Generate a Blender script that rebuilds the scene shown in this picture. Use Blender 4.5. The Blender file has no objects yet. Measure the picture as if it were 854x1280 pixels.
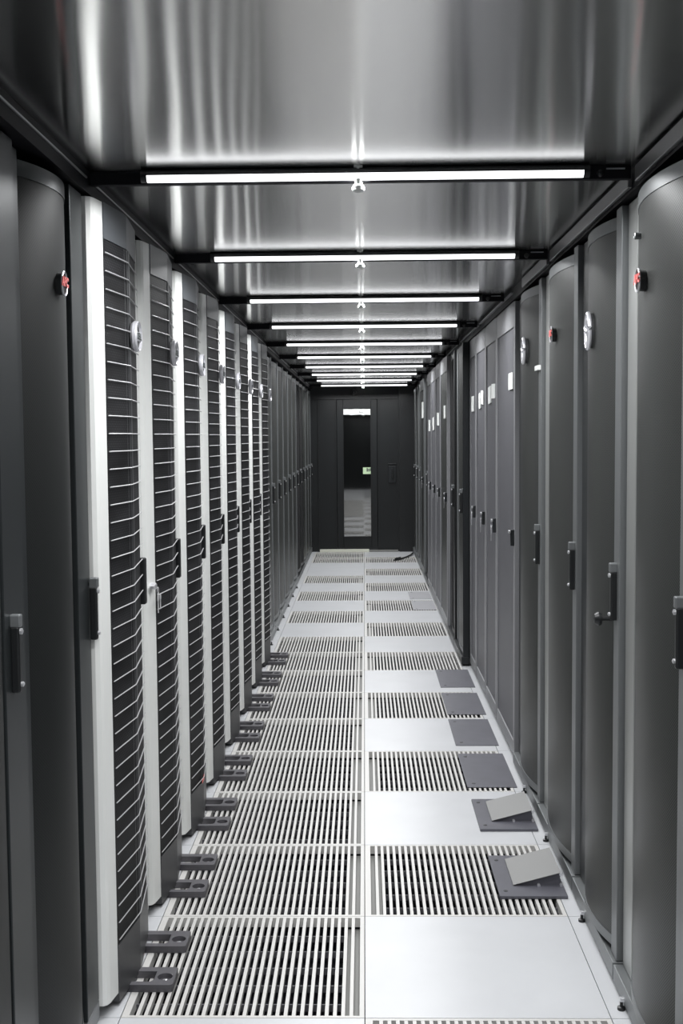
import bpy, bmesh, math, random
from mathutils import Vector, Matrix
random.seed(4)
S = bpy.context.scene
C = S.collection
PI = math.pi

# ------------------------------------------------------------------ camera
F_PX = 1442.85
YAW, PIT, ROL = 0.0201, -0.0652, -0.0080
cam_d = bpy.data.cameras.new('camera')
cam = bpy.data.objects.new('camera', cam_d); C.objects.link(cam); S.camera = cam
cam_d.sensor_fit = 'VERTICAL'; cam_d.sensor_height = 24.0
cam_d.lens = F_PX * 24.0 / 1280.0
cam_d.clip_start = 0.02; cam_d.clip_end = 60
fw = Vector((-math.sin(YAW)*math.cos(PIT), math.cos(YAW)*math.cos(PIT), math.sin(PIT)))
rt = Vector((math.cos(YAW), math.sin(YAW), 0)); up = rt.cross(fw)
r2 = rt*math.cos(ROL) + up*math.sin(ROL); u2 = -rt*math.sin(ROL) + up*math.cos(ROL)
M = Matrix.Identity(4)
for i in range(3):
    M[i][0] = r2[i]; M[i][1] = u2[i]; M[i][2] = -fw[i]
M.translation = Vector((0.0077, 0, 1.4189))
cam.matrix_world = M

# ------------------------------------------------------------------ world, exposure
w = bpy.data.worlds.new('world'); S.world = w; w.use_nodes = True
w.node_tree.nodes['Background'].inputs[0].default_value = (0.5, 0.52, 0.55, 1)
w.node_tree.nodes['Background'].inputs[1].default_value = 0.05
S.view_settings.view_transform = 'Standard'; S.view_settings.look = 'None'
S.view_settings.gamma = 1; S.view_settings.use_curve_mapping = False
S.view_settings.exposure = 0.0
TUBE_STRENGTH = 2.5
LAMP_W = 15.5
LAMP_SPREAD = math.radians(162)

# ------------------------------------------------------------------ materials
def new_mat(name):
    m = bpy.data.materials.new(name); m.use_nodes = True
    return m, m.node_tree, m.node_tree.nodes['Principled BSDF']
def mat(name, col, rough=0.5, metal=0.0, spec=0.5, noise=0.0, nscale=6.0, nstretch=(1, 1, 1), bump=0.0, bscale=60):
    m, nt, b = new_mat(name)
    b.inputs['Base Color'].default_value = (*col, 1)
    b.inputs['Roughness'].default_value = rough; b.inputs['Metallic'].default_value = metal
    b.inputs['Specular IOR Level'].default_value = spec
    if noise or bump:
        tc = nt.nodes.new('ShaderNodeTexCoord')
        mp = nt.nodes.new('ShaderNodeMapping'); mp.inputs['Scale'].default_value = nstretch
        nt.links.new(tc.outputs['Object'], mp.inputs['Vector'])
    if noise:
        n = nt.nodes.new('ShaderNodeTexNoise'); n.inputs['Scale'].default_value = nscale; n.inputs['Detail'].default_value = 5
        nt.links.new(mp.outputs[0], n.inputs['Vector'])
        r = nt.nodes.new('ShaderNodeMapRange'); r.inputs['From Min'].default_value = 0.3; r.inputs['From Max'].default_value = 0.7
        r.inputs['To Min'].default_value = 1-noise; r.inputs['To Max'].default_value = 1+noise
        nt.links.new(n.outputs['Fac'], r.inputs['Value'])
        v = nt.nodes.new('ShaderNodeVectorMath'); v.operation = 'SCALE'; v.inputs[0].default_value = col
        nt.links.new(r.outputs[0], v.inputs['Scale']); nt.links.new(v.outputs[0], b.inputs['Base Color'])
    if bump:
        n2 = nt.nodes.new('ShaderNodeTexNoise'); n2.inputs['Scale'].default_value = bscale
        nt.links.new(mp.outputs[0], n2.inputs['Vector'])
        bp = nt.nodes.new('ShaderNodeBump'); bp.inputs['Strength'].default_value = bump; bp.inputs['Distance'].default_value = 0.002
        nt.links.new(n2.outputs['Fac'], bp.inputs['Height']); nt.links.new(bp.outputs[0], b.inputs['Normal'])
    return m
def perforated(name, sheet, hole, pitch, thr, rough=0.45, metal=0.3, var=0.0, vscale=(1, 1, 1), spec=0.5):
    """perforated steel: staggered round holes over the sheet, in the object's own Y/Z"""
    m, nt, b = new_mat(name)
    N = nt.nodes; L = nt.links
    tc = N.new('ShaderNodeTexCoord'); sx = N.new('ShaderNodeSeparateXYZ'); L.new(tc.outputs['Object'], sx.inputs[0])
    k = 2*PI/pitch
    def wave(out, kk):
        a = N.new('ShaderNodeMath'); a.operation = 'MULTIPLY'; a.inputs[1].default_value = kk; L.new(out, a.inputs[0])
        c = N.new('ShaderNodeMath'); c.operation = 'COSINE'; L.new(a.outputs[0], c.inputs[0]); return c.outputs[0]
    cy = wave(sx.outputs['Y'], k); cz = wave(sx.outputs['Z'], k*0.9)
    p = N.new('ShaderNodeMath'); p.operation = 'MULTIPLY'; L.new(cy, p.inputs[0]); L.new(cz, p.inputs[1])
    mr = N.new('ShaderNodeMapRange'); mr.inputs['From Min'].default_value = thr-0.2; mr.inputs['From Max'].default_value = thr+0.2
    L.new(p.outputs[0], mr.inputs['Value'])
    mx = N.new('ShaderNodeMix'); mx.data_type = 'RGBA'
    mx.inputs['A'].default_value = (*sheet, 1); mx.inputs['B'].default_value = (*hole, 1)
    L.new(mr.outputs[0], mx.inputs['Factor'])
    out = mx.outputs['Result']
    if var:
        mp = N.new('ShaderNodeMapping'); mp.inputs['Scale'].default_value = vscale; L.new(tc.outputs['Object'], mp.inputs['Vector'])
        n = N.new('ShaderNodeTexNoise'); n.inputs['Scale'].default_value = 1; n.inputs['Detail'].default_value = 3
        L.new(mp.outputs[0], n.inputs['Vector'])
        r = N.new('ShaderNodeMapRange'); r.inputs['From Min'].default_value = .35; r.inputs['From Max'].default_value = .65
        r.inputs['To Min'].default_value = 1-var; r.inputs['To Max'].default_value = 1+var
        L.new(n.outputs['Fac'], r.inputs['Value'])
        vm = N.new('ShaderNodeVectorMath'); vm.operation = 'SCALE'; L.new(out, vm.inputs[0]); L.new(r.outputs[0], vm.inputs['Scale'])
        out = vm.outputs[0]
    L.new(out, b.inputs['Base Color'])
    b.inputs['Roughness'].default_value = rough; b.inputs['Metallic'].default_value = metal
    b.inputs['Specular IOR Level'].default_value = spec
    return m

MT = dict(
    white=mat('white_paint', (0.83, 0.84, 0.82), 0.32, noise=.02, nscale=3),
    greyp=mat('light_grey_paint', (0.25, 0.262, 0.275), 0.4),
    bluegrey=mat('blue_grey_paint', (0.075, 0.082, 0.09), 0.40, spec=.5),
    charcoal=mat('charcoal_plastic', (0.050, 0.051, 0.054), 0.42, noise=.1, nscale=20),
    black=mat('black_paint', (0.012, 0.013, 0.014), 0.35),
    matteblack=mat('matt_black', (0.006, 0.006, 0.007), 0.8, spec=.2),
    wire=mat('zinc_wire', (0.5, 0.5, 0.51), 0.4, metal=.2),
    strip=mat('satin_grey_steel', (0.20, 0.21, 0.215), 0.40, metal=.5),
    gloss=mat('bright_steel_stile', (0.50, 0.51, 0.50), 0.40, metal=.8),
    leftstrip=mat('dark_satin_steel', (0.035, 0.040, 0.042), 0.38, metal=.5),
    darkstrip=mat('dark_steel', (0.014, 0.016, 0.018), 0.35, metal=.0),
    chrome=mat('chrome', (0.85, 0.85, 0.88), 0.28, metal=.75),
    footgrey=mat('grey_foot_plastic', (0.095, 0.092, 0.102), 0.4),
    silver=mat('silver_badge', (0.72, 0.72, 0.76), 0.30, metal=.4),
    red=mat('red_enamel', (0.78, 0.16, 0.15), 0.35),
    paper=mat('paper', (0.82, 0.84, 0.82), 0.7),
    green=mat('pale_green_paper', (0.62, 0.80, 0.52), 0.6),
    ink=mat('dark_ink', (0.05, 0.06, 0.06), 0.6),
    tile=mat('white_laminate', (0.60, 0.61, 0.63), 0.28, noise=.035, nscale=5, nstretch=(1, 1, 1)),
    grille=mat('grille_white', (0.63, 0.62, 0.60), 0.35),
    seam=mat('tile_seam', (0.03, 0.03, 0.03), 0.8),
    plate=mat('grey_steel_plate', (0.105, 0.105, 0.125), 0.4, noise=.08, nscale=14),
    platel=mat('pale_steel_plate', (0.34, 0.34, 0.36), 0.4, noise=.05, nscale=14),
    wedge=mat('grey_wedge', (0.17, 0.17, 0.167), 0.42),
    ribdark=mat('rib_dark', (0.10, 0.10, 0.11), 0.6),
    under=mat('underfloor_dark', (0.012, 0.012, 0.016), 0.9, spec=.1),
    damper=mat('galvanised_damper', (0.22, 0.22, 0.21), 0.5),
    fascia=mat('black_fascia', (0.006, 0.006, 0.008), 0.5, spec=.15),
    alu=mat('aluminium_edge', (0.55, 0.56, 0.58), 0.3, metal=.8),
    grey_angle=mat('grey_angle', (0.22, 0.22, 0.225), 0.32, metal=.5),
    cream=mat('cream_threshold', (0.75, 0.76, 0.66), 0.5),
    door=mat('black_door_paint', (0.0055, 0.007, 0.008), 0.42, noise=.12, nscale=4),
    flat=perforated('flat_door_mesh', (0.125, 0.125, 0.138), (0.07, 0.07, 0.08), .005, .3, .45, .1),
    flatframe=mat('flat_door_frame', (0.24, 0.243, 0.255), 0.38, metal=.1),
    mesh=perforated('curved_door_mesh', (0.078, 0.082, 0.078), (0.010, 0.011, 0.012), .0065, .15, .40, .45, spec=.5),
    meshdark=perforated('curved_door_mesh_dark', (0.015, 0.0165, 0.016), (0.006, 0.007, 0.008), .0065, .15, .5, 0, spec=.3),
    backmesh=perforated('black_mesh', (0.008, 0.008, 0.009), (0.05, 0.05, 0.053), .011, .62, .55, 0, spec=.15, var=.6, vscale=(2, 3, 9)),
)
# luminous tube
m, nt, b = new_mat('led_tube')
b.inputs['Base Color'].default_value = (1, 1, 1, 1)
b.inputs['Emission Color'].default_value = (0.97, 0.98, 1.0, 1); b.inputs['Emission Strength'].default_value = TUBE_STRENGTH
MT['tube'] = m
# glossy ceiling sheet: fine cross ribs smear the mirror image lengthways
m, nt, b = new_mat('ribbed_ceiling_sheet')
b.inputs['Base Color'].default_value = (0.68, 0.68, 0.675, 1)
b.inputs['Metallic'].default_value = 1.0
b.inputs['Roughness'].default_value = 0.15
b.inputs['Anisotropic'].default_value = 1.0
b.inputs['Anisotropic Rotation'].default_value = 0.0
tg = nt.nodes.new('ShaderNodeCombineXYZ'); tg.inputs[1].default_value = 1.0
nt.links.new(tg.outputs[0], b.inputs['Tangent'])
tc = nt.nodes.new('ShaderNodeTexCoord'); mp = nt.nodes.new('ShaderNodeMapping'); mp.inputs['Scale'].default_value = (7, .35, 1)
nt.links.new(tc.outputs['Object'], mp.inputs['Vector'])
n = nt.nodes.new('ShaderNodeTexNoise'); n.inputs['Scale'].default_value = 1; n.inputs['Detail'].default_value = 0.0
nt.links.new(mp.outputs[0], n.inputs['Vector'])
bp = nt.nodes.new('ShaderNodeBump'); bp.inputs['Strength'].default_value = 0.25; bp.inputs['Distance'].default_value = 0.004
nt.links.new(n.outputs['Fac'], bp.inputs['Height']); nt.links.new(bp.outputs[0], b.inputs['Normal'])
MT['ceiling'] = m
# dark glass
m, nt, b = new_mat('door_glass')
nt.nodes.remove(b)
gl = nt.nodes.new('ShaderNodeBsdfGlossy'); gl.inputs['Roughness'].default_value = 0.03; gl.inputs['Color'].default_value = (1, 1, 1, 1)
tr = nt.nodes.new('ShaderNodeBsdfTransparent'); tr.inputs['Color'].default_value = (0.5, 0.52, 0.5, 1)
mx = nt.nodes.new('ShaderNodeMixShader'); mx.inputs[0].default_value = 0.25
nt.links.new(tr.outputs[0], mx.inputs[1]); nt.links.new(gl.outputs[0], mx.inputs[2])
nt.links.new(mx.outputs[0], nt.nodes['Material Output'].inputs[0])
MT['glass'] = m

# ------------------------------------------------------------------ mesh helpers
class MB:
    def __init__(s): s.bm = bmesh.new()
    def box(s, x0, x1, y0, y1, z0, z1):
        v = [s.bm.verts.new((x, y, z)) for z in (z0, z1) for x, y in ((x0, y0), (x1, y0), (x1, y1), (x0, y1))]
        for f in ((0, 3, 2, 1), (4, 5, 6, 7), (0, 1, 5, 4), (1, 2, 6, 5), (2, 3, 7, 6), (3, 0, 4, 7)):
            s.bm.faces.new([v[i] for i in f])
        return s
    def prism(s, pts, z0, z1):
        a = [s.bm.verts.new((x, y, z0)) for x, y in pts]; c = [s.bm.verts.new((x, y, z1)) for x, y in pts]
        n = len(pts)
        s.bm.faces.new(a[::-1]); s.bm.faces.new(c)
        for i in range(n): s.bm.faces.new((a[i], a[(i+1) % n], c[(i+1) % n], c[i]))
        return s
    def sheet(s, pts, th, z0, z1, out=-1):
        """sheet following a plan polyline, thickness th away from the aisle (x*out)"""
        back = [(x - out*th, y) for x, y in pts]
        n = len(pts)
        V = [[s.bm.verts.new((p[0], p[1], z)) for p in q] for z in (z0, z1) for q in (pts, back)]
        f0, b0, f1, b1 = V
        for i in range(n-1):
            for q in ((f0[i], f0[i+1], f1[i+1], f1[i]), (b0[i+1], b0[i], b1[i], b1[i+1]),
                      (f0[i+1], f0[i], b0[i], b0[i+1]), (f1[i], f1[i+1], b1[i+1], b1[i])): s.bm.faces.new(q)
        for i in (0, n-1): s.bm.faces.new((f0[i], f1[i], b1[i], b0[i]))
        return s
    def tube(s, pts, r, seg=6):
        rings = []
        for i, p in enumerate(pts):
            p = Vector(p)
            d = (Vector(pts[min(i+1, len(pts)-1)]) - Vector(pts[max(i-1, 0)])).normalized()
            a = d.cross(Vector((0, 0, 1)))
            if a.length < 1e-3: a = Vector((1, 0, 0))
            a.normalize(); c = d.cross(a)
            rings.append([s.bm.verts.new(p + a*r*math.cos(2*PI*k/seg) + c*r*math.sin(2*PI*k/seg)) for k in range(seg)])
        for A, B in zip(rings, rings[1:]):
            for k in range(seg): s.bm.faces.new((A[k], A[(k+1) % seg], B[(k+1) % seg], B[k]))
        s.bm.faces.new(rings[0][::-1]); s.bm.faces.new(rings[-1])
        return s
    def lathe(s, c, prof, axis='z', seg=24, sx=1.0):
        """prof: (radius, along axis)"""
        rings = []
        for r, h in prof:
            ring = []
            for k in range(seg):
                a = 2*PI*k/seg; p, q = r*math.cos(a), r*math.sin(a)
                v = {'z': (p, q, h), 'x': (h, p*sx, q), 'y': (p, h, q)}[axis]
                ring.append(s.bm.verts.new(Vector(c) + Vector(v)))
            rings.append(ring)
        for A, B in zip(rings, rings[1:]):
            for k in range(seg): s.bm.faces.new((A[k], A[(k+1) % seg], B[(k+1) % seg], B[k]))
        if prof[0][0] > 1e-5: s.bm.faces.new(rings[0][::-1])
        if prof[-1][0] > 1e-5: s.bm.faces.new(rings[-1])
        return s
    def build(s, name, m, parent=None, bevel=0.0, smooth=False, loc=None):
        bmesh.ops.remove_doubles(s.bm, verts=s.bm.verts, dist=1e-6)
        bmesh.ops.recalc_face_normals(s.bm, faces=s.bm.faces)
        if smooth:
            for f in s.bm.faces: f.smooth = True
            for e in s.bm.edges:
                if len(e.link_faces) == 2 and e.calc_face_angle(0) > 0.6: e.smooth = False
        me = bpy.data.meshes.new(name); s.bm.to_mesh(me); s.bm.free()
        me.materials.append(MT[m])
        o = bpy.data.objects.new(name, me); C.objects.link(o); o.parent = parent
        if loc: o.location = loc
        if bevel:
            bv = o.modifiers.new('bevel', 'BEVEL'); bv.width = bevel; bv.segments = 2; bv.limit_method = 'ANGLE'; bv.angle_limit = .7
        return o
def plate_with_holes(outer, holes, th):
    """2D outline with inner outlines, th thick, returned as a mesh"""
    cu = bpy.data.curves.new('outline', 'CURVE'); cu.dimensions = '2D'; cu.fill_mode = 'BOTH'; cu.extrude = th/2
    for pts in [outer]+holes:
        sp = cu.splines.new('POLY'); sp.points.add(len(pts)-1); sp.use_cyclic_u = True
        for p, q in zip(sp.points, pts): p.co = (q[0], q[1], 0, 1)
    o = bpy.data.objects.new('tmp', cu); C.objects.link(o)
    dg = bpy.context.evaluated_depsgraph_get(); dg.update()
    me = bpy.data.meshes.new_from_object(o.evaluated_get(dg))
    bpy.data.objects.remove(o); bpy.data.curves.remove(cu)
    return me
def lettering(text, size, depth, m, name, parent, mw, bold=0.0):
    cu = bpy.data.curves.new('txt', 'FONT'); cu.body = text; cu.size = size; cu.extrude = depth; cu.offset = bold
    cu.align_x = 'CENTER'; cu.align_y = 'CENTER'; cu.resolution_u = 3
    o = bpy.data.objects.new('tmp', cu); C.objects.link(o)
    dg = bpy.context.evaluated_depsgraph_get(); dg.update()
    me = bpy.data.meshes.new_from_object(o.evaluated_get(dg))
    bpy.data.objects.remove(o); bpy.data.curves.remove(cu)
    me.transform(mw); me.materials.clear(); me.materials.append(MT[m])
    p = bpy.data.objects.new(name, me); C.objects.link(p); p.parent = parent
    return p
def thing(name, label, cat, loc=(0, 0, 0), rz=0, group=None):
    o = bpy.data.objects.new(name, None); C.objects.link(o); o.empty_display_size = .1
    o.location = loc; o.rotation_euler = (0, 0, rz); o['label'] = label; o['category'] = cat
    if group: o['group'] = group
    return o
def tag(o, label, cat, group=None):
    o['label'] = label; o['category'] = cat
    if group: o['group'] = group
    return o
def struct(o): o['kind'] = 'structure'; return o
def dup(root, loc, rz, label, group=None):
    r = root.copy(); C.objects.link(r); r.location = loc; r.rotation_euler = (0, 0, rz); r['label'] = label
    if group: r['group'] = group
    for ch in list(root.children):
        c = ch.copy(); C.objects.link(c); c.parent = r
        for g in ch.children:
            d = g.copy(); C.objects.link(d); d.parent = c
    return r
ORD = ['first', 'second', 'third', 'fourth', 'fifth', 'sixth', 'seventh', 'eighth', 'ninth', 'tenth', 'eleventh', 'twelfth']

# ------------------------------------------------------------------ large structure
Y0, PT = 2.7356, 0.6           # first floor seam in view, tile pitch
YB = -2.6; YE = 14.20
G_LEFT = {0, 1, 2, 3, 4, 5, 6, 7, 8, 10, 12, 14, 17, 18}
G_RIGHT = {-1, 1, 3, 5, 7, 9, 11, 13, 15, 17, -3, -5, -7}
bm = MB(); seam = MB(); g = 0.0012
k0 = -9
for k in range(k0, 20):
    y0, y1 = Y0+PT*k, min(Y0+PT*(k+1), YE)
    if y1-y0 < .02: continue
    for col in range(-3, 3):
        if (col == -1 and k in G_LEFT) or (col == 0 and k in G_RIGHT): continue
        x0 = .6*col
        bm.box(x0+g, x0+.6-g, y0+g, y1-g, -.03, 0)
floor = struct(bm.build('floor', 'tile'))
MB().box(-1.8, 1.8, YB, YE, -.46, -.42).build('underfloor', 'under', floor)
# pedestal cross members below the tiles
bm = MB()
for k in range(k0, 20):
    y0 = Y0+PT*k
    bm.box(-1.8, 1.8, y0-.006, y0+.006, -.10, -.032)
for x in (-1.2, -.6, 0, .6, 1.2): bm.box(x-.006, x+.006, YB, YE, -.10, -.032)
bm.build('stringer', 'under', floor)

def make_grille(side):
    bm = MB(); b_ = .010
    y0, y1 = g, PT-g; x0, x1 = g, .6-g
    bm.box(x0, x1, y0, y0+b_, -.028, 0); bm.box(x0, x1, y1-b_, y1, -.028, 0)
    bm.box(x0, x0+.018, y0+b_, y1-b_, -.028, 0); bm.box(x1-.012, x1, y0+b_, y1-b_, -.028, 0)
    n = 28; pit = (x1-x0-.030)/n
    for i in range(1, n):
        xc = x0+.018+pit*i
        bm.box(xc-.0046, xc+.0046, y0+b_, y1-b_, -.016, -.0004)
    return bm
def add_grille(k, side, proto, label):
    loc = (-.6 if side < 0 else 0, Y0+PT*k, 0)
    if proto is None:
        t = thing('floor_grille', label, 'floor grille', loc, 0, 'slotted floor grilles in the walkway')
        make_grille(side).build('slotted_panel', 'grille', t)
        rb = MB()
        for j in range(1, 6): rb.box(.058 if side > 0 else g, .6-g if side > 0 else .542, .6*j/6-.002, .6*j/6+.002, -.034, -.0165)
        rb.build('support_rib', 'ribdark', t)
        d = MB()
        if side < 0: d.box(.545, .588, .012, .588, -.0375, -.0345)
        else: d.box(.012, .055, .012, .588, -.0375, -.0345)
        d.build('damper_plate', 'damper', t)
        return t
    return dup(proto, loc, 0, label)
pl = None; nl = 0
LG = {0: 'the one nearest the camera', 1: 'second from the camera', 2: 'third from the camera', 3: 'fourth from the camera', 4: 'fifth from the camera',
      5: 'sixth from the camera', 6: 'seventh from the camera', 7: 'eighth from the camera', 8: 'ninth, just before the first white tile',
      10: 'nearest one standing alone between white tiles', 12: 'middle one standing alone between white tiles', 14: 'farthest one standing alone between white tiles',
      17: 'second last before the end door', 18: 'last one, touching the end door threshold'}
for k in sorted(G_LEFT):
    nl += 1
    lab = 'slotted floor grille left of the seam, ' + LG[k]
    t = add_grille(k, -1, pl, lab); pl = pl or t
pr = None; nr = 0
NEXTTO = {-1: 'cut off by the bottom edge of the photo', 1: 'under the nearest grey wedge ramp', 3: 'under the nearest flat dark plate',
          5: 'under the third flat dark plate', 7: 'beside the black side of the protruding rack', 9: 'ninth tile row, beside dark racks',
          11: 'with a pale metal plate on its right end', 13: 'just beyond the farther pale metal plate', 15: 'second last before the end door',
          17: 'under the black cable near the end door'}
for k in sorted(G_RIGHT):
    if k < -1: continue
    t = add_grille(k, 1, pr, 'slotted floor grille right of the seam, ' + NEXTTO[k]); pr = pr or t

# ceiling sheet, walls
struct(MB().box(-.70, .70, YB, YE, 2.044, 2.056).build('ceiling', 'ceiling'))
struct(MB().box(-1.86, -1.80, YB, YE, -.46, 2.6).build('wall_left', 'black'))
struct(MB().box(1.80, 1.86, YB, YE, -.46, 2.6).build('wall_right', 'black'))
struct(MB().box(-1.8, 1.8, YB-.06, YB, -.46, 2.6).build('wall_front', 'door'))
# fascias under the sheet's edges
struct(MB().box(-.70, -.634, YB, YE, 1.992, 2.0435).build('trim_1', 'fascia'))
bm = MB()
NL = 10; LY = 2.743; LP = 1.220
for i in range(-3, NL):
    bm.box(-.6345, -.631, LY+LP*i+.05, LY+LP*(i+1)-.03 if i < NL-1 else YE-.05, 2.022, 2.026)
bm.build('edge_line', 'alu', bpy.data.objects['trim_1'])
t2 = struct(MB().box(.645, .70, YB, YE, 1.992, 2.0435).build('trim_2', 'fascia'))
bm = MB()
for i in range(-3, 2):
    y0 = LY+LP*i+.04; y1 = min(LY+LP*(i+1)-.03, 4.60)
    if i==1: y1 = 4.62
    bm.box(.634, .6448, y0, y1, 2.000, 2.036)
bm.build('grey_angle', 'grey_angle', t2, bevel=.002)
bm = MB()
for a, b_ in ((4.95, 6.3), (6.4, 7.5), (7.65, 8.7), (8.85, 10.0), (10.1, 11.2)): bm.box(.632, .6448, a, b_, 2.018, 2.022)
bm.build('edge_line', 'alu', t2)
# end wall: panels round the door
wb = struct(MB().box(-1.8, -.332, YE, YE+.05, -.03, 2.06).box(.172, 1.8, YE, YE+.05, -.03, 2.06).box(-.332, .172, YE, YE+.05, 1.875, 2.06).build('wall_back', 'door'))
bm = MB()
for x in (-.56, -.345, .175, .425): bm.box(x, x+.012, YE-.012, YE, .03, 1.875)
bm.box(-.62, .42, YE-.015, YE, 1.875, 1.897); bm.box(.437, .66, YE-.05, YE, .0, 2.05)
bm.build('panel_seam', 'black', wb)
dr = thing('door_1', 'black end door with tall narrow glass', 'door', (0, YE, 0)); del dr['label']; del dr['category']; dr['kind'] = 'structure'
bm = MB()
bm.box(-.328, -.252, -.006, .04, .045, 1.870).box(.092, .168, -.006, .04, .045, 1.870).box(-.252, .092, -.006, .04, .045, .182).box(-.252, .092, -.006, .04, 1.765, 1.870)
bm.build('door_leaf', 'door', dr, bevel=.004)
bm = MB()
bm.box(-.256, -.246, -.012, -.006, .178, 1.769).box(.086, .096, -.012, -.006, .178, 1.769).box(-.256, .096, -.012, -.006, .178, .188).box(-.256, .096, -.012, -.006, 1.760, 1.769)
bm.build('glazing_bead', 'black', dr)
MB().box(-.250, .090, .008, .014, .184, 1.764).build('glass_pane', 'glass', dr)
# room beyond the glass; unseen fill lamp added to lighten the pane
ld = bpy.data.lights.new('far_room_fill', 'AREA'); ld.size = .6; ld.energy = 1.2
lo_ = bpy.data.objects.new('far_room_fill', ld); C.objects.link(lo_); lo_.location = (0, YE+.7, 2.35)
MB().box(-1.0, 1.0, 1.2, 1.25, -.03, 2.4).box(-1.0, -.95, .1, 1.2, -.03, 2.4).box(.95, 1.0, .1, 1.2, -.03, 2.4).build('room_beyond', 'charcoal', dr)
tl = struct(MB().box(-.547, .06, YE-.06, YE-.002, .0, .032).build('trim_3', 'cream', bevel=.003))
MB().box(.062, .42, YE-.05, YE-.002, .0, .022).build('threshold_end', 'damper', tl, bevel=.003)

# ------------------------------------------------------------------ ceiling lights
def make_light():
    t = thing('ceiling_light', '', 'ceiling light')
    MB().box(-.633, .633, 0, .020, 2.0125, 2.0435).build('crossbar', 'fascia', t, bevel=.002)
    lo = [(-.0160+.0140*math.cos(a), 2.027+.0140*math.sin(a)) for a in [PI*(1+i/10) for i in range(11)]]
    hi = [(-.0160+.0142*math.cos(a), 2.0272+.0142*math.sin(a)) for a in [PI*i/6 for i in range(7)]]
    def along(prof, m, nm, par):
        b_ = MB(); A = [b_.bm.verts.new((-.4935, y, z)) for y, z in prof]; B = [b_.bm.verts.new((.5185, y, z)) for y, z in prof]
        n_ = len(prof); b_.bm.faces.new(A); b_.bm.faces.new(B[::-1])
        for i in range(n_): b_.bm.faces.new((A[i], A[(i+1) % n_], B[(i+1) % n_], B[i]))
        return b_.build(nm, m, par)
    tb = along(lo, 'tube', 'light_tube', t); along(hi, 'charcoal', 'tube_housing', tb)
    ld = bpy.data.lights.new('tube_lamp', 'AREA'); ld.shape = 'RECTANGLE'; ld.size = 1.0; ld.size_y = .016
    ld.energy = LAMP_W; ld.spread = LAMP_SPREAD; ld.color = (.98, .99, 1.0)
    lo_ = bpy.data.objects.new('tube_lamp', ld); C.objects.link(lo_); lo_.parent = t; lo_.location = (.0125, -.0160, 2.0120)
    MB().tube([(-.508, -.0160, 2.027), (-.4935, -.0160, 2.027)], .0145, 12).build('end_cap', 'black', t, smooth=True)
    MB().tube([(.5185, -.0160, 2.027), (.533, -.0160, 2.027)], .0145, 12).build('end_cap', 'black', t, smooth=True)
    c = MB(); c.lathe((-.002, -.020, 1.986), [(.010, 0), (.0145, .003), (.0145, .011), (.008, .017), (.007, .026), (.005, .030), (.005, .0572)], 'z', 16)
    c.box(-.012, .008, -.026, -.0, 2.0415, 2.0437); c.build('centre_clip', 'paper', t, smooth=True)
    MB().box(.575, .618, -.004, 0, 2.034, 2.037).build('fixing_plate', 'alu', t)
    MB().lathe((.560, -.001, 2.024), [(.008, 0), (.008, -.012), (.004, -.014)], 'y', 12).build('screw_knob', 'black', t)
    return t
pL = make_light(); pL['group'] = 'ceiling tube lights across the aisle'
pL.location = (0, LY, 0); pL['label'] = 'white tube light on black crossbar, the largest and nearest in view'
LL = ['', 'second white tube light from the camera, on a black crossbar', 'third tube light from the camera under glossy ceiling',
      'fourth tube light from the camera under glossy ceiling', 'fifth tube light from the camera under glossy ceiling',
      'sixth tube light counting from the camera', 'seventh tube light counting from the camera',
      'third tube light counting back from the black end door', 'second tube light counting back from the black end door',
      'smallest tube light, right before the black end door']
for i in range(1, NL): dup(pL, (0, LY+LP*i, 0), 0, LL[i])
for i, nm in ((-1, 'just above the top edge of the photo'), (-2, 'above the camera'), (-3, 'behind the camera'), (-4, 'nearest the rear wall')):
    dup(pL, (0, LY+LP*i, 0), 0, 'tube light on black crossbar, ' + nm)

# ------------------------------------------------------------------ white wire-front racks (left)
XW = -.612; RP = .607; YW = 2.790
DOORP = [(-.004, 0), (.016, .170), (-.006, .395), (-.030, .450)]
def foot_bracket(t, y):
    def circ(cx, cy, r, n=20, sy=1): return [(cx+r*math.cos(2*PI*i/n), cy+r*sy*math.sin(2*PI*i/n)) for i in range(n)]
    outer = [(-.030, -.050), (.112, -.050), (.118, -.045), (.118, .045), (.112, .050), (-.030, .050)]
    hole = [(-.012, -.031), (.058, -.031), (.066, -.020), (.066, .026), (-.012, .026)]
    me = plate_with_holes(outer, [hole, circ(.092, -.004, .0195)], .012)
    me.transform(Matrix.Translation((0, y, .0135)))
    me.materials.clear(); me.materials.append(MT['footgrey'])
    o = bpy.data.objects.new('stabiliser_foot', me); C.objects.link(o); o.parent = t
    me2 = plate_with_holes(outer, [hole], .007); me2.transform(Matrix.Translation((0, y, .0037)))
    me2.materials.clear(); me2.materials.append(MT['footgrey'])
    o2 = bpy.data.objects.new('foot_base', me2); C.objects.link(o2); o2.parent = o
    MB().lathe((.092, y-.004, .0072), [(.008, 0), (.008, .003), (.003, .005)], 'z', 12).build('bolt', 'chrome', o, smooth=True)
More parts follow.
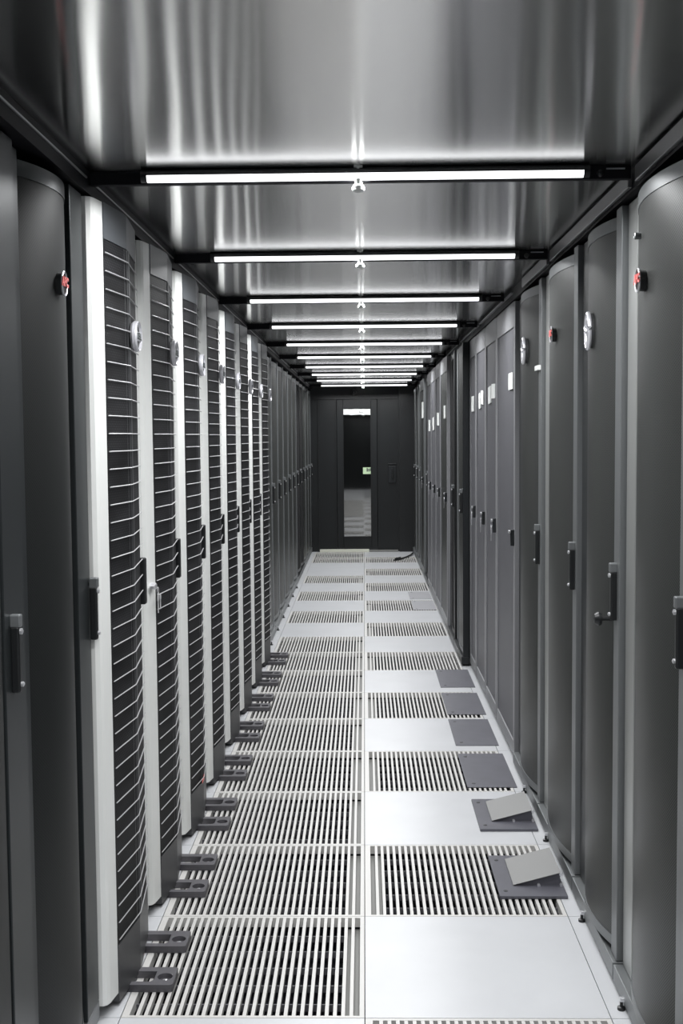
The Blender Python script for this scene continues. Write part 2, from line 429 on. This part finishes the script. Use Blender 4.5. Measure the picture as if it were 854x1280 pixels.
def badge_oval(t, x, y, z, r):
    b_ = MB().lathe((x, y, z), [(r*.88, -.004), (r, .002), (r, .010), (r*.93, .014), (r*.86, .012), (r*.80, .007), (.001, .007)], 'x', 28).build('round_badge', 'silver', t, smooth=True)
    MB().lathe((x+.0072, y, z), [(r*.79, 0), (r*.79, .0008), (.001, .0010)], 'x', 28).build('badge_field', 'charcoal', b_)
    MB().box(x+.008, x+.013, y-r*.80, y+r*.80, z-r*.30, z+r*.26).build('badge_band', 'silver', b_, bevel=.0015)
    mw = Matrix.Translation((x+.0135, y, z-.001)) @ Matrix(((0, 0, 1, 0), (1, 0, 0, 0), (0, 1, 0, 0), (0, 0, 0, 1)))
    lettering('DELL', r*.62, .0006, 'ink', 'badge_lettering', b_, mw, .0006)
def make_white_rack():
    t = thing('server_rack', '', 'server rack')
    MB().box(-1.05, -.078, -.068, .528, .035, 1.984).build('cabinet_body', 'matteblack', t)
    MB().prism([(-.003, 0), (-.012, -.052), (-.017, -.064), (-.027, -.070), (-.077, -.070), (-.077, 0)], .035, 1.984).build('front_post', 'white', t, bevel=.002)
    fp = MB().box(-.077, -.030, .492, .527, .030, 1.975).build('rear_post', 'greyp', t, bevel=.001)
    MB().box(-.030, -.0275, .519, .527, .030, 1.975).build('post_lip', 'white', fp)
    MB().sheet(DOORP, .010, .154, 1.900, 1).build('mesh_panel', 'backmesh', t)
    bp_ = MB().sheet([(x+.003, y) for x, y in DOORP], .030, .012, .156, 1).build('base_panel', 'charcoal', t)
    MB().sheet([(x+.003, y) for x, y in DOORP], .030, 1.898, 1.984, 1).build('top_panel', 'bluegrey', t)
    bm = MB(); z = .172
    while z < 1.89:
        bm.tube([(DOORP[0][0]+.006, .001, z), (DOORP[1][0]+.006, .170, z), (DOORP[2][0]+.006, .395, z)], .0016, 5)
        z += .0434
    bm.build('wire_grille', 'wire', t)
    bm = MB(); bm.box(.0125, .0150, .156, .160, .156, 1.898); bm.box(.0150, .0175, .178, .183, .156, 1.898)
    bm.box(.0135, .0165, .200, .214, .156, 1.898)
    bm.build('upright_strip', 'charcoal', t)
    MB().box(-.020, .006, .400, .428, .955, 1.085).build('door_handle', 'black', t, bevel=.004)
    foot_bracket(t, .125); foot_bracket(t, .350)
    for x in (-.12, -.95):
        for y in (0, .46): MB().lathe((x, y, 0), [(.022, 0), (.022, .008), (.009, .010), (.009, .036)], 'z', 14).build('levelling_foot', 'black', t)
    badge_oval(t, .024, .222, 1.683, .040)
    return t
WL = ['white-framed wire-front server rack nearest the camera', 'second white-framed wire-front rack, with keys hanging in its lock',
      'third white-framed wire-front rack, with a red scrap low behind its grille', 'fourth white-framed wire-front server rack from the camera',
      'fifth white-framed wire-front server rack from the camera', 'sixth white-framed wire-front server rack from the camera',
      'second last of the white-framed wire-front racks', 'last white-framed wire-front rack, touching the dark racks beyond']
pW = make_white_rack(); pW['group'] = 'white wire-front racks on the left'
pW.location = (XW, YW, 0); pW['label'] = WL[0]
WR = [pW]
for i in range(1, 8): WR.append(dup(pW, (XW, YW+RP*i, 0), 0, WL[i]))
# keys in the second rack's post
t = WR[1]
lk = MB().lathe((-.006, -.035, .985), [(.010, -.006), (.010, .010), (.006, .013), (.001, .013)], 'x', 16).box(-.008, .004, -.065, -.035, .981, .988).build('lock', 'chrome', t, smooth=True)
bm = MB()
bm.tube([(.010, -.035+.012*math.sin(a), .970+.012*math.cos(a)) for a in [2*PI*i/12 for i in range(13)]], .0012, 5)
bm.lathe((.010, -.033, .948), [(.011, -.001), (.011, .001)], 'x', 14).box(.009, .011, -.037, -.030, .905, .940)
bm.lathe((.014, -.018, .950), [(.009, -.001), (.009, .001)], 'x', 14).box(.013, .015, -.022, -.016, .915, .943)
bm.build('key', 'wire', lk)
MB().sheet([(.021, .13), (.020, .185), (.012, .24)], .002, .158, .172, 1).build('red_scrap', 'red', WR[2])

# ------------------------------------------------------------------ curved mesh-door racks
def arc(p0, p1, bulge, n=18):
    pts = []
    for i in range(n+1):
        s = i/n
        pts.append((p0[0]+(p1[0]-p0[0])*s - bulge*4*s*(1-s), p0[1]+(p1[1]-p0[1])*s))
    return pts
def ring_badge(t, x, y, z, r=.019, word='APC'):
    b_ = MB().lathe((x, y, z), [(r*1.15, .012), (r*1.25, .002), (r*1.2, -.012), (.001, -.012)], 'x', 24).build('round_badge', 'black', t, smooth=True)
    bm = MB()
    bm.tube([(x-.013, y+r*1.1*math.cos(a), z+r*1.35*math.sin(a)) for a in [2*PI*i/24 for i in range(25)]], .0022, 6)
    bm.build('badge_ring', 'chrome', b_, smooth=True)
    # faces the aisle, i.e. towards -x: word runs along -y
    mw = Matrix.Translation((x-.0150, y, z+.003)) @ Matrix(((0, 0, -1, 0), (-1, 0, 0, 0), (0, 1, 0, 0), (0, 0, 0, 1)))
    lettering(word, r*1.45, .001, 'red', 'badge_lettering', b_, mw, .0012)
def oval_badge(t, x, y, z, h=.047, wd=.026):
    n = 28
    bm = MB()
    bm.tube([(x-.010, y+wd*math.cos(a), z+h*math.sin(a)) for a in [2*PI*i/n for i in range(n+1)]], .0062, 8)
    bm.tube([(x-.011, y-wd*.8, z-.004), (x-.013, y, z+.003), (x-.011, y+wd*.8, z+.010)], .008, 8)
    o = bm.build('oval_badge', 'silver', t, smooth=True)
    MB().lathe((x, y, z), [(h*1.0, .008), (h*1.0, -.006), (.001, -.006)], 'x', 28, sx=wd/h).build('badge_back', 'charcoal', o)
    MB().lathe((x-.012, y, z+h*.55), [(.010, .005), (.010, -.002), (.001, -.004)], 'x', 16).build('badge_boss', 'chrome', o, smooth=True)
def pull_handle(t, x, y, z, cap='strip'):
    h = MB().box(x-.014, x+.004, y-.008, y+.008, z-.066, z+.060).build('door_handle', 'black', t, bevel=.004)
    MB().prism([(x-.017, y-.009), (x-.017, y+.009), (x+.004, y+.009), (x+.004, y-.009)], z+.058, z+.082).build('handle_cap', cap, h, bevel=.003)
    MB().lathe((x-.014, y, z+.050), [(.006, 0), (.006, -.004), (.002, -.006)], 'x', 12).lathe((x-.014, y, z-.050), [(.005, 0), (.005, -.004), (.002, -.006)], 'x', 12).build('key_lock', 'chrome', h, smooth=True)
def curved_rack(loc, rz, wd, label, mesh='mesh', near='strip', far='darkstrip', bulge=.034, handle=True, badge=None, feet=True, group=None, hw=.066, lw=.098, sx=.010, hx=.008, hy=.035, fy=.14):
    t = thing('server_rack', label, 'server rack', loc, rz, group)
    MB().box(.052, 1.04, .002, wd-.002, .050, 1.985).build('cabinet_body', 'matteblack', t)
    MB().box(0, .05, .002, wd-.002, .012, .058).build('base_channel', 'strip' if near in ('strip', 'leftstrip') else 'darkstrip', t, bevel=.002)
    MB().box(sx, .050, .004, hw, .060, 1.985).build('hinge_stile', near, t, bevel=.002)
    MB().box(.024, .050, wd-lw, wd-.004, .060, 1.985).build('latch_stile', far, t, bevel=.002)
    A = arc((.016, hw), (.030, wd-lw), bulge)
    MB().sheet(A, .008, .098, 1.938, -1).build('mesh_door', mesh, t, smooth=True)
    MB().sheet([(x-.002, y) for x, y in A], .014, 1.936, 1.968, -1).build('top_rim', near, t, smooth=True)
    MB().sheet([(x-.002, y) for x, y in A], .014, .074, .100, -1).build('bottom_rim', near, t, smooth=True)
    if handle: pull_handle(t, hx, hy, 1.010)
    if feet:
        for y in (wd-fy,): o = MB().lathe((-.006, y, 0), [(.010, 0), (.010, .007), (.004, .009), (.004, .024)], 'z', 12).build('levelling_foot', 'black', t)
        MB().box(-.010, .002, wd-fy-.006, wd-fy+.006, .022, .030).build('foot_bolt', 'chrome', o)
    if badge: badge[0](t, badge[1], badge[2], badge[3])
    return t
RX = .640
curved_rack((RX, 1.665, 0), 0, .618, 'grey mesh rack cut off by the right edge of the photo, nearest the camera')
R1 = curved_rack((RX, 2.290, 0), 0, .615, 'curved mesh-door rack with red round badge, right row, nearest full door', far='gloss', fy=.125, badge=(ring_badge, -.014, .295, 1.757))
R2 = curved_rack((RX, 2.910, 0), 0, .585, 'curved mesh-door rack with large chrome oval badge, on the right', fy=.195, badge=(oval_badge, -.012, .265, 1.70))
R3 = curved_rack((RX, 3.500, 0), 0, .705, 'curved mesh-door rack with small red badge, beyond the chrome oval badge', far='gloss', fy=.235, badge=(ring_badge, -.012, .28, 1.743))
R4 = curved_rack((RX, 4.210, 0), 0, .700, 'curved mesh-door rack with white tag on its stile, right side', fy=.39, badge=(oval_badge, -.012, .24, 1.74))
MB().box(-.002, .0095, .010, .085, 1.655, 1.672).build('white_tag', 'paper', R4)
MB().lathe((-.022, .055, .945), [(.006, .03), (.006, 0), (.016, -.002), (.018, -.010), (.012, -.020), (.001, -.022)], 'x', 18).build('black_knob', 'black', R2, smooth=True)
MB().lathe((-.010, .36, 1.865), [(.007, .01), (.008, -.009), (.005, -.011), (.001, -.008)], 'x', 14).build('grommet', 'strip', R1, smooth=True)

# left side, turned to face the aisle
LX = -.645
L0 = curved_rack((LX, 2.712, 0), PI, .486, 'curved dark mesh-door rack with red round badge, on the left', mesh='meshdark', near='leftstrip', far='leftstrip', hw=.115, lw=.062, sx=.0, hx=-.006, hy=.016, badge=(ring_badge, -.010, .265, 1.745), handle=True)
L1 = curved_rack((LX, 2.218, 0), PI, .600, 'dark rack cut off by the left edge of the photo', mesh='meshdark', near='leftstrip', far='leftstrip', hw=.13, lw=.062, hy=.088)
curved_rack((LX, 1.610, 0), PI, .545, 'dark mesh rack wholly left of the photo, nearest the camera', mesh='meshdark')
MB().box(.004, .0095, .012, .055, 1.930, 1.944).build('white_tag', 'paper', L0)

# ------------------------------------------------------------------ flat-door racks
def flat_rack(loc, wd, label, labels=(), key=True, mesh='flat', frame='flatframe', rz=0, tray=None, group=None, x1=1.04):
    t = thing('server_rack', label, 'server rack', loc, rz, group)
    MB().box(.026, x1, .002, wd-.002, .020, 1.985).build('cabinet_body', 'matteblack', t)
    bm = MB()
    bm.box(0, .024, .004, .045, .030, 1.985).box(0, .024, wd-.034, wd-.004, .030, 1.985)
    bm.box(0, .024, .045, wd-.034, 1.880, 1.985).box(0, .024, .045, wd-.034, .030, .090)
    d = bm.build('door_frame', frame, t, bevel=.002)
    MB().box(.006, .018, .044, wd-.033, .089, 1.881).build('mesh_door', mesh, t)
    h = MB().box(-.016, .001, .018, .034, .945, 1.015).build('door_handle', 'darkstrip', t, bevel=.003)
    MB().box(-.024, -.016, .010, .042, 1.000, 1.012).build('handle_lever', 'chrome', h, bevel=.002)
    if key:
        bm = MB().tube([(-.018, .07+.012*math.sin(a), .965+.014*math.cos(a)) for a in [2*PI*i/10 for i in range(11)]], .0015, 5)
        bm.tube([(-.012, .034, .98), (-.018, .06, .975)], .002, 5)
        bm.lathe((-.018, .074, .94), [(.012, -.001), (.012, .001)], 'x', 12).box(-.019, -.017, .071, .077, .90, .93)
        bm.build('key', 'chrome', h)
    for (y0, y1, z0, z1, tilt) in labels:
        o = MB().box(-.002, .004, 0, y1-y0, 0, z1-z0).build('paper_label', 'paper', t)
        o.location = (0, y0, z0); o.rotation_euler = (tilt, 0, 0)
    return t
FX = .648
flat_rack((FX, 4.925, 0), .680, 'smooth grey flat-door rack with one white label, beside curved mesh doors', [(.07, .21, 1.618, 1.690, 0)], key=False)
flat_rack((FX, 5.610, 0), .510, 'grey flat-door rack with two labels side by side, dangling key', [(.09, .21, 1.600, 1.672, .03), (.26, .36, 1.585, 1.670, -.06)])
flat_rack((FX, 6.125, 0), .510, 'grey flat-door rack with two ragged overlapping labels', [(.10, .21, 1.585, 1.660, .04), (.25, .33, 1.570, 1.655, -.05)])
flat_rack((FX, 6.640, 0), .385, 'narrowest grey flat-door rack, just before the black gap', [(.16, .26, 1.560, 1.650, .0)])

# farther racks on the right, standing a little proud
FR = .598
curved_rack((FR, 7.050, 0), 0, .630, 'dark rack standing proud of the flat doors, black side facing the camera', mesh='mesh', near='darkstrip', far='strip', hw=.03, bulge=.010, feet=False)
curved_rack((FR, 7.690, 0), 0, .545, 'black rack with glinting handle behind the protruding rack', mesh='matteblack', near='black', far='black', bulge=.008, feet=False)
flat_rack((FR, 8.245, 0), .725, 'far grey rack with one upright white label, right row', [(.18, .32, 1.545, 1.640, 0)], mesh='mesh')
flat_rack((FR, 8.985, 0), .595, 'far pale flat-door rack with white label, nearest of three alike', [(.20, .38, 1.50, 1.60, .03)])
flat_rack((FR, 9.590, 0), .595, 'far pale flat-door rack with white label, middle of three alike', [(.20, .38, 1.47, 1.58, -.03)])
flat_rack((FR, 10.195, 0), .595, 'far pale flat-door rack with white label, farthest of three alike', [(.20, .38, 1.46, 1.56, .03)])
curved_rack((FR, 10.800, 0), 0, .640, 'black rack between pale flat doors and a labelled dark rack', mesh='matteblack', near='black', far='black', bulge=.008, feet=False)
t = flat_rack((FR, 11.450, 0), .720, 'far dark rack with small white label high on its door', [(.15, .40, 1.60, 1.76, 0)], mesh='meshdark', frame='strip')
for i, nm in enumerate(('third rack counting from the end door, right row', 'second rack counting from the end door, right row', 'rack against the end wall beside the door, right row')):
    curved_rack((FR, 12.180+.66*i, 0), 0, .650, 'dark curved mesh rack, ' + nm, bulge=.014, feet=False, group='far dark racks')
# farther racks on the left
for i in range(11):
    y = 7.668+.593*i
    dark = i in (6, 7)
    frm = 'glossy dark mesh rack in left row, '
    nm = ['next to the last white rack', 'second after the white racks', 'third after the white racks', 'fourth after the white racks',
          'fifth after the white racks', 'sixth after the white racks, before the black pair', 'nearer of the two black racks', 'farther of the two black racks',
          'third counting back from the end door', 'second counting back from the end door', 'against the end wall beside the door'][i]
    curved_rack((-.640, y+.588, 0), PI, .586, frm + nm, mesh='matteblack' if dark else 'mesh', near='black' if dark else 'strip',
                far='black' if dark else 'strip', bulge=.012, feet=(i < 6), group='far dark racks')

# ------------------------------------------------------------------ ramps and floor plates on the right
def plate(x0, x1, y0, y1, z1, m, label, name='floor_plate'):
    t = MB().box(0, x1-x0, 0, y1-y0, .0002, z1).build(name, m, bevel=.0015)
    t.location = (x0, y0, 0); tag(t, label, 'floor plate', 'metal plates along the right racks')
    bm = MB()
    for x in (.03,):
        for y in (.05, (y1-y0)-.05): bm.lathe((x, y, z1), [(.008, .0001), (.008, .0008), (.004, .0012)], 'z', 12)
    bm.build('screw', 'black', t)
    return t
def ramp(y, label):
    t = thing('wedge_ramp', label, 'wedge', (.415, y, 0), 0, 'grey wedge ramps on the floor')
    MB().box(0, .208, 0, .345, .0002, .010).build('base_plate', 'plate', t, bevel=.0015)
    bm = MB(); v = []
    for yy in (.088, .300):
        v.append([bm.bm.verts.new(p) for p in ((.058, yy, .0102), (.198, yy, .0102), (.198, yy, .0475), (.196, yy, .0500), (.058, yy, .0125))])
    a, c = v; n = 5
    bm.bm.faces.new(a); bm.bm.faces.new(c[::-1])
    for i in range(n): bm.bm.faces.new((a[i], a[(i+1) % n], c[(i+1) % n], c[i]))
    w_ = bm.build('wedge_body', 'plate', t)
    bm = MB(); v = []
    for yy in (.080, .303):
        v.append([bm.bm.verts.new(p) for p in ((.050, yy, .0110), (.050, yy, .0135), (.199, yy, .0530), (.199, yy, .0505))])
    a, c = v
    bm.bm.faces.new(a); bm.bm.faces.new(c[::-1])
    for i in range(4): bm.bm.faces.new((a[i], a[(i+1) % 4], c[(i+1) % 4], c[i]))
    bm.build('sloping_top', 'wedge', t, bevel=.001)
    for p_, r_ in (((.200, .082, .047), .006), ((.200, .078, .014), .005), ((.130, .080, .013), .005)):
        MB().lathe(p_, [(r_, -r_), (r_, r_)], 'y', 10).build('hinge_bolt', 'chrome', t)
    bm = MB()
    for x, yy in ((.022, .04), (.022, .30)): bm.lathe((x, yy, .010), [(.007, 0), (.007, .0008), (.004, .0010)], 'z', 12)
    bm.build('screw', 'black', t)
    return t
ramp(3.462, 'grey wedge ramp on a dark base plate lying over a slotted grille')
ramp(4.068, 'grey wedge ramp on a dark base plate lying on a white tile')
PL = 'metal plates along the right racks'
plate(.415, .616, 4.585, 5.080, .0035, 'plate', 'flat dark grey plate over a grille, nearest one beyond the wedge ramps')
plate(.418, .616, 5.218, 5.708, .0035, 'plate', 'flat dark grey plate on a white tile between two plates on grilles')
plate(.423, .620, 5.808, 6.300, .0035, 'plate', 'flat dark grey plate over a grille, second farthest dark plate')
plate(.430, .626, 6.448, 6.940, .0035, 'plate', 'flat dark grey plate by the black gap, farthest dark plate')
plate(.402, .593, 9.370, 9.880, .0035, 'platel', 'pale grey plate far down the aisle, the nearer of two')
plate(.398, .590, 9.995, 10.465, .0035, 'platel', 'pale grey plate far down the aisle, the farther of two')

# ------------------------------------------------------------------ things at the end door
cb = MB()
pts = [(.345, 13.12, .008), (.38, 13.16, .010), (.43, 13.25, .010), (.49, 13.42, .012), (.55, 13.62, .014), (.585, 13.80, .02)]
cb.tube(pts, .010, 8); cb.tube([(.345, 13.12, .006), (.36, 13.30, .006), (.42, 13.42, .006)], .008, 8)
tag(cb.build('cable', 'black', smooth=True), 'black cable lying on the floor near the end door', 'cable')
t = thing('door_sticker', 'small pale green notice stuck on the end door glass', 'sticker', (-.009, YE, .958))
MB().box(0, .109, -.0015, .0075, 0, .081).build('sheet', 'green', t)
bm = MB().box(.045, .060, -.0022, -.0015, .03, .072).box(.066, .080, -.0022, -.0015, .03, .066).box(.086, .100, -.0022, -.0015, .036, .07)
bm.build('printed_mark', 'ink', t)
t = thing('door_top_strip', 'wide white strip at the top of the end door glass', 'paper notice', (-.252, YE, 1.684))  # white ragged-edged strip with small dark marks
bm = MB()
n = 14; top = [(.345*i/n, .074+random.uniform(-.003, .002)) for i in range(n+1)]; bot = [(.345*i/n, random.uniform(-.004, .004)) for i in range(n+1)]
f = [bm.bm.verts.new((x, -.0015, z)) for x, z in bot]+[bm.bm.verts.new((x, -.0015, z)) for x, z in top[::-1]]
f2 = [bm.bm.verts.new((v.co.x, .0075, v.co.z)) for v in f]
bm.bm.faces.new(f); bm.bm.faces.new(f2[::-1])
for i in range(len(f)): bm.bm.faces.new((f[i], f[(i+1) % len(f)], f2[(i+1) % len(f)], f2[i]))
bm.build('sheet', 'paper', t)
MB().box(.205, .209, -.0022, -.0015, .012, .05).box(.205, .25, -.0022, -.0015, .028, .032).build('printed_mark', 'ink', t)
t = thing('door_lock', 'black door lock with handle on the panel right of the door', 'lock', (.350, YE, .965))
MB().box(-.046, .046, -.018, 0, -.118, .090).build('lock_plate', 'darkstrip', t, bevel=.004)
MB().box(-.010, .010, -.050, -.018, -.060, .060).build('lever', 'black', t, bevel=.004)
MB().box(-.050, .050, -.022, 0, .108, .120).build('top_slot', 'darkstrip', t, bevel=.002)
t = thing('dome_camera', 'black dome camera above the end door', 'security camera', (-.114, YE, 1.958))
MB().lathe((0, 0, 0), [(.040, 0), (.040, -.030), (.034, -.036)], 'y', 20).build('housing', 'black', t, smooth=True)
MB().lathe((0, -.036, 0), [(.030, 0), (.028, -.014), (.018, -.026), (.001, -.031)], 'y', 20).build('lens_dome', 'darkstrip', t, smooth=True)
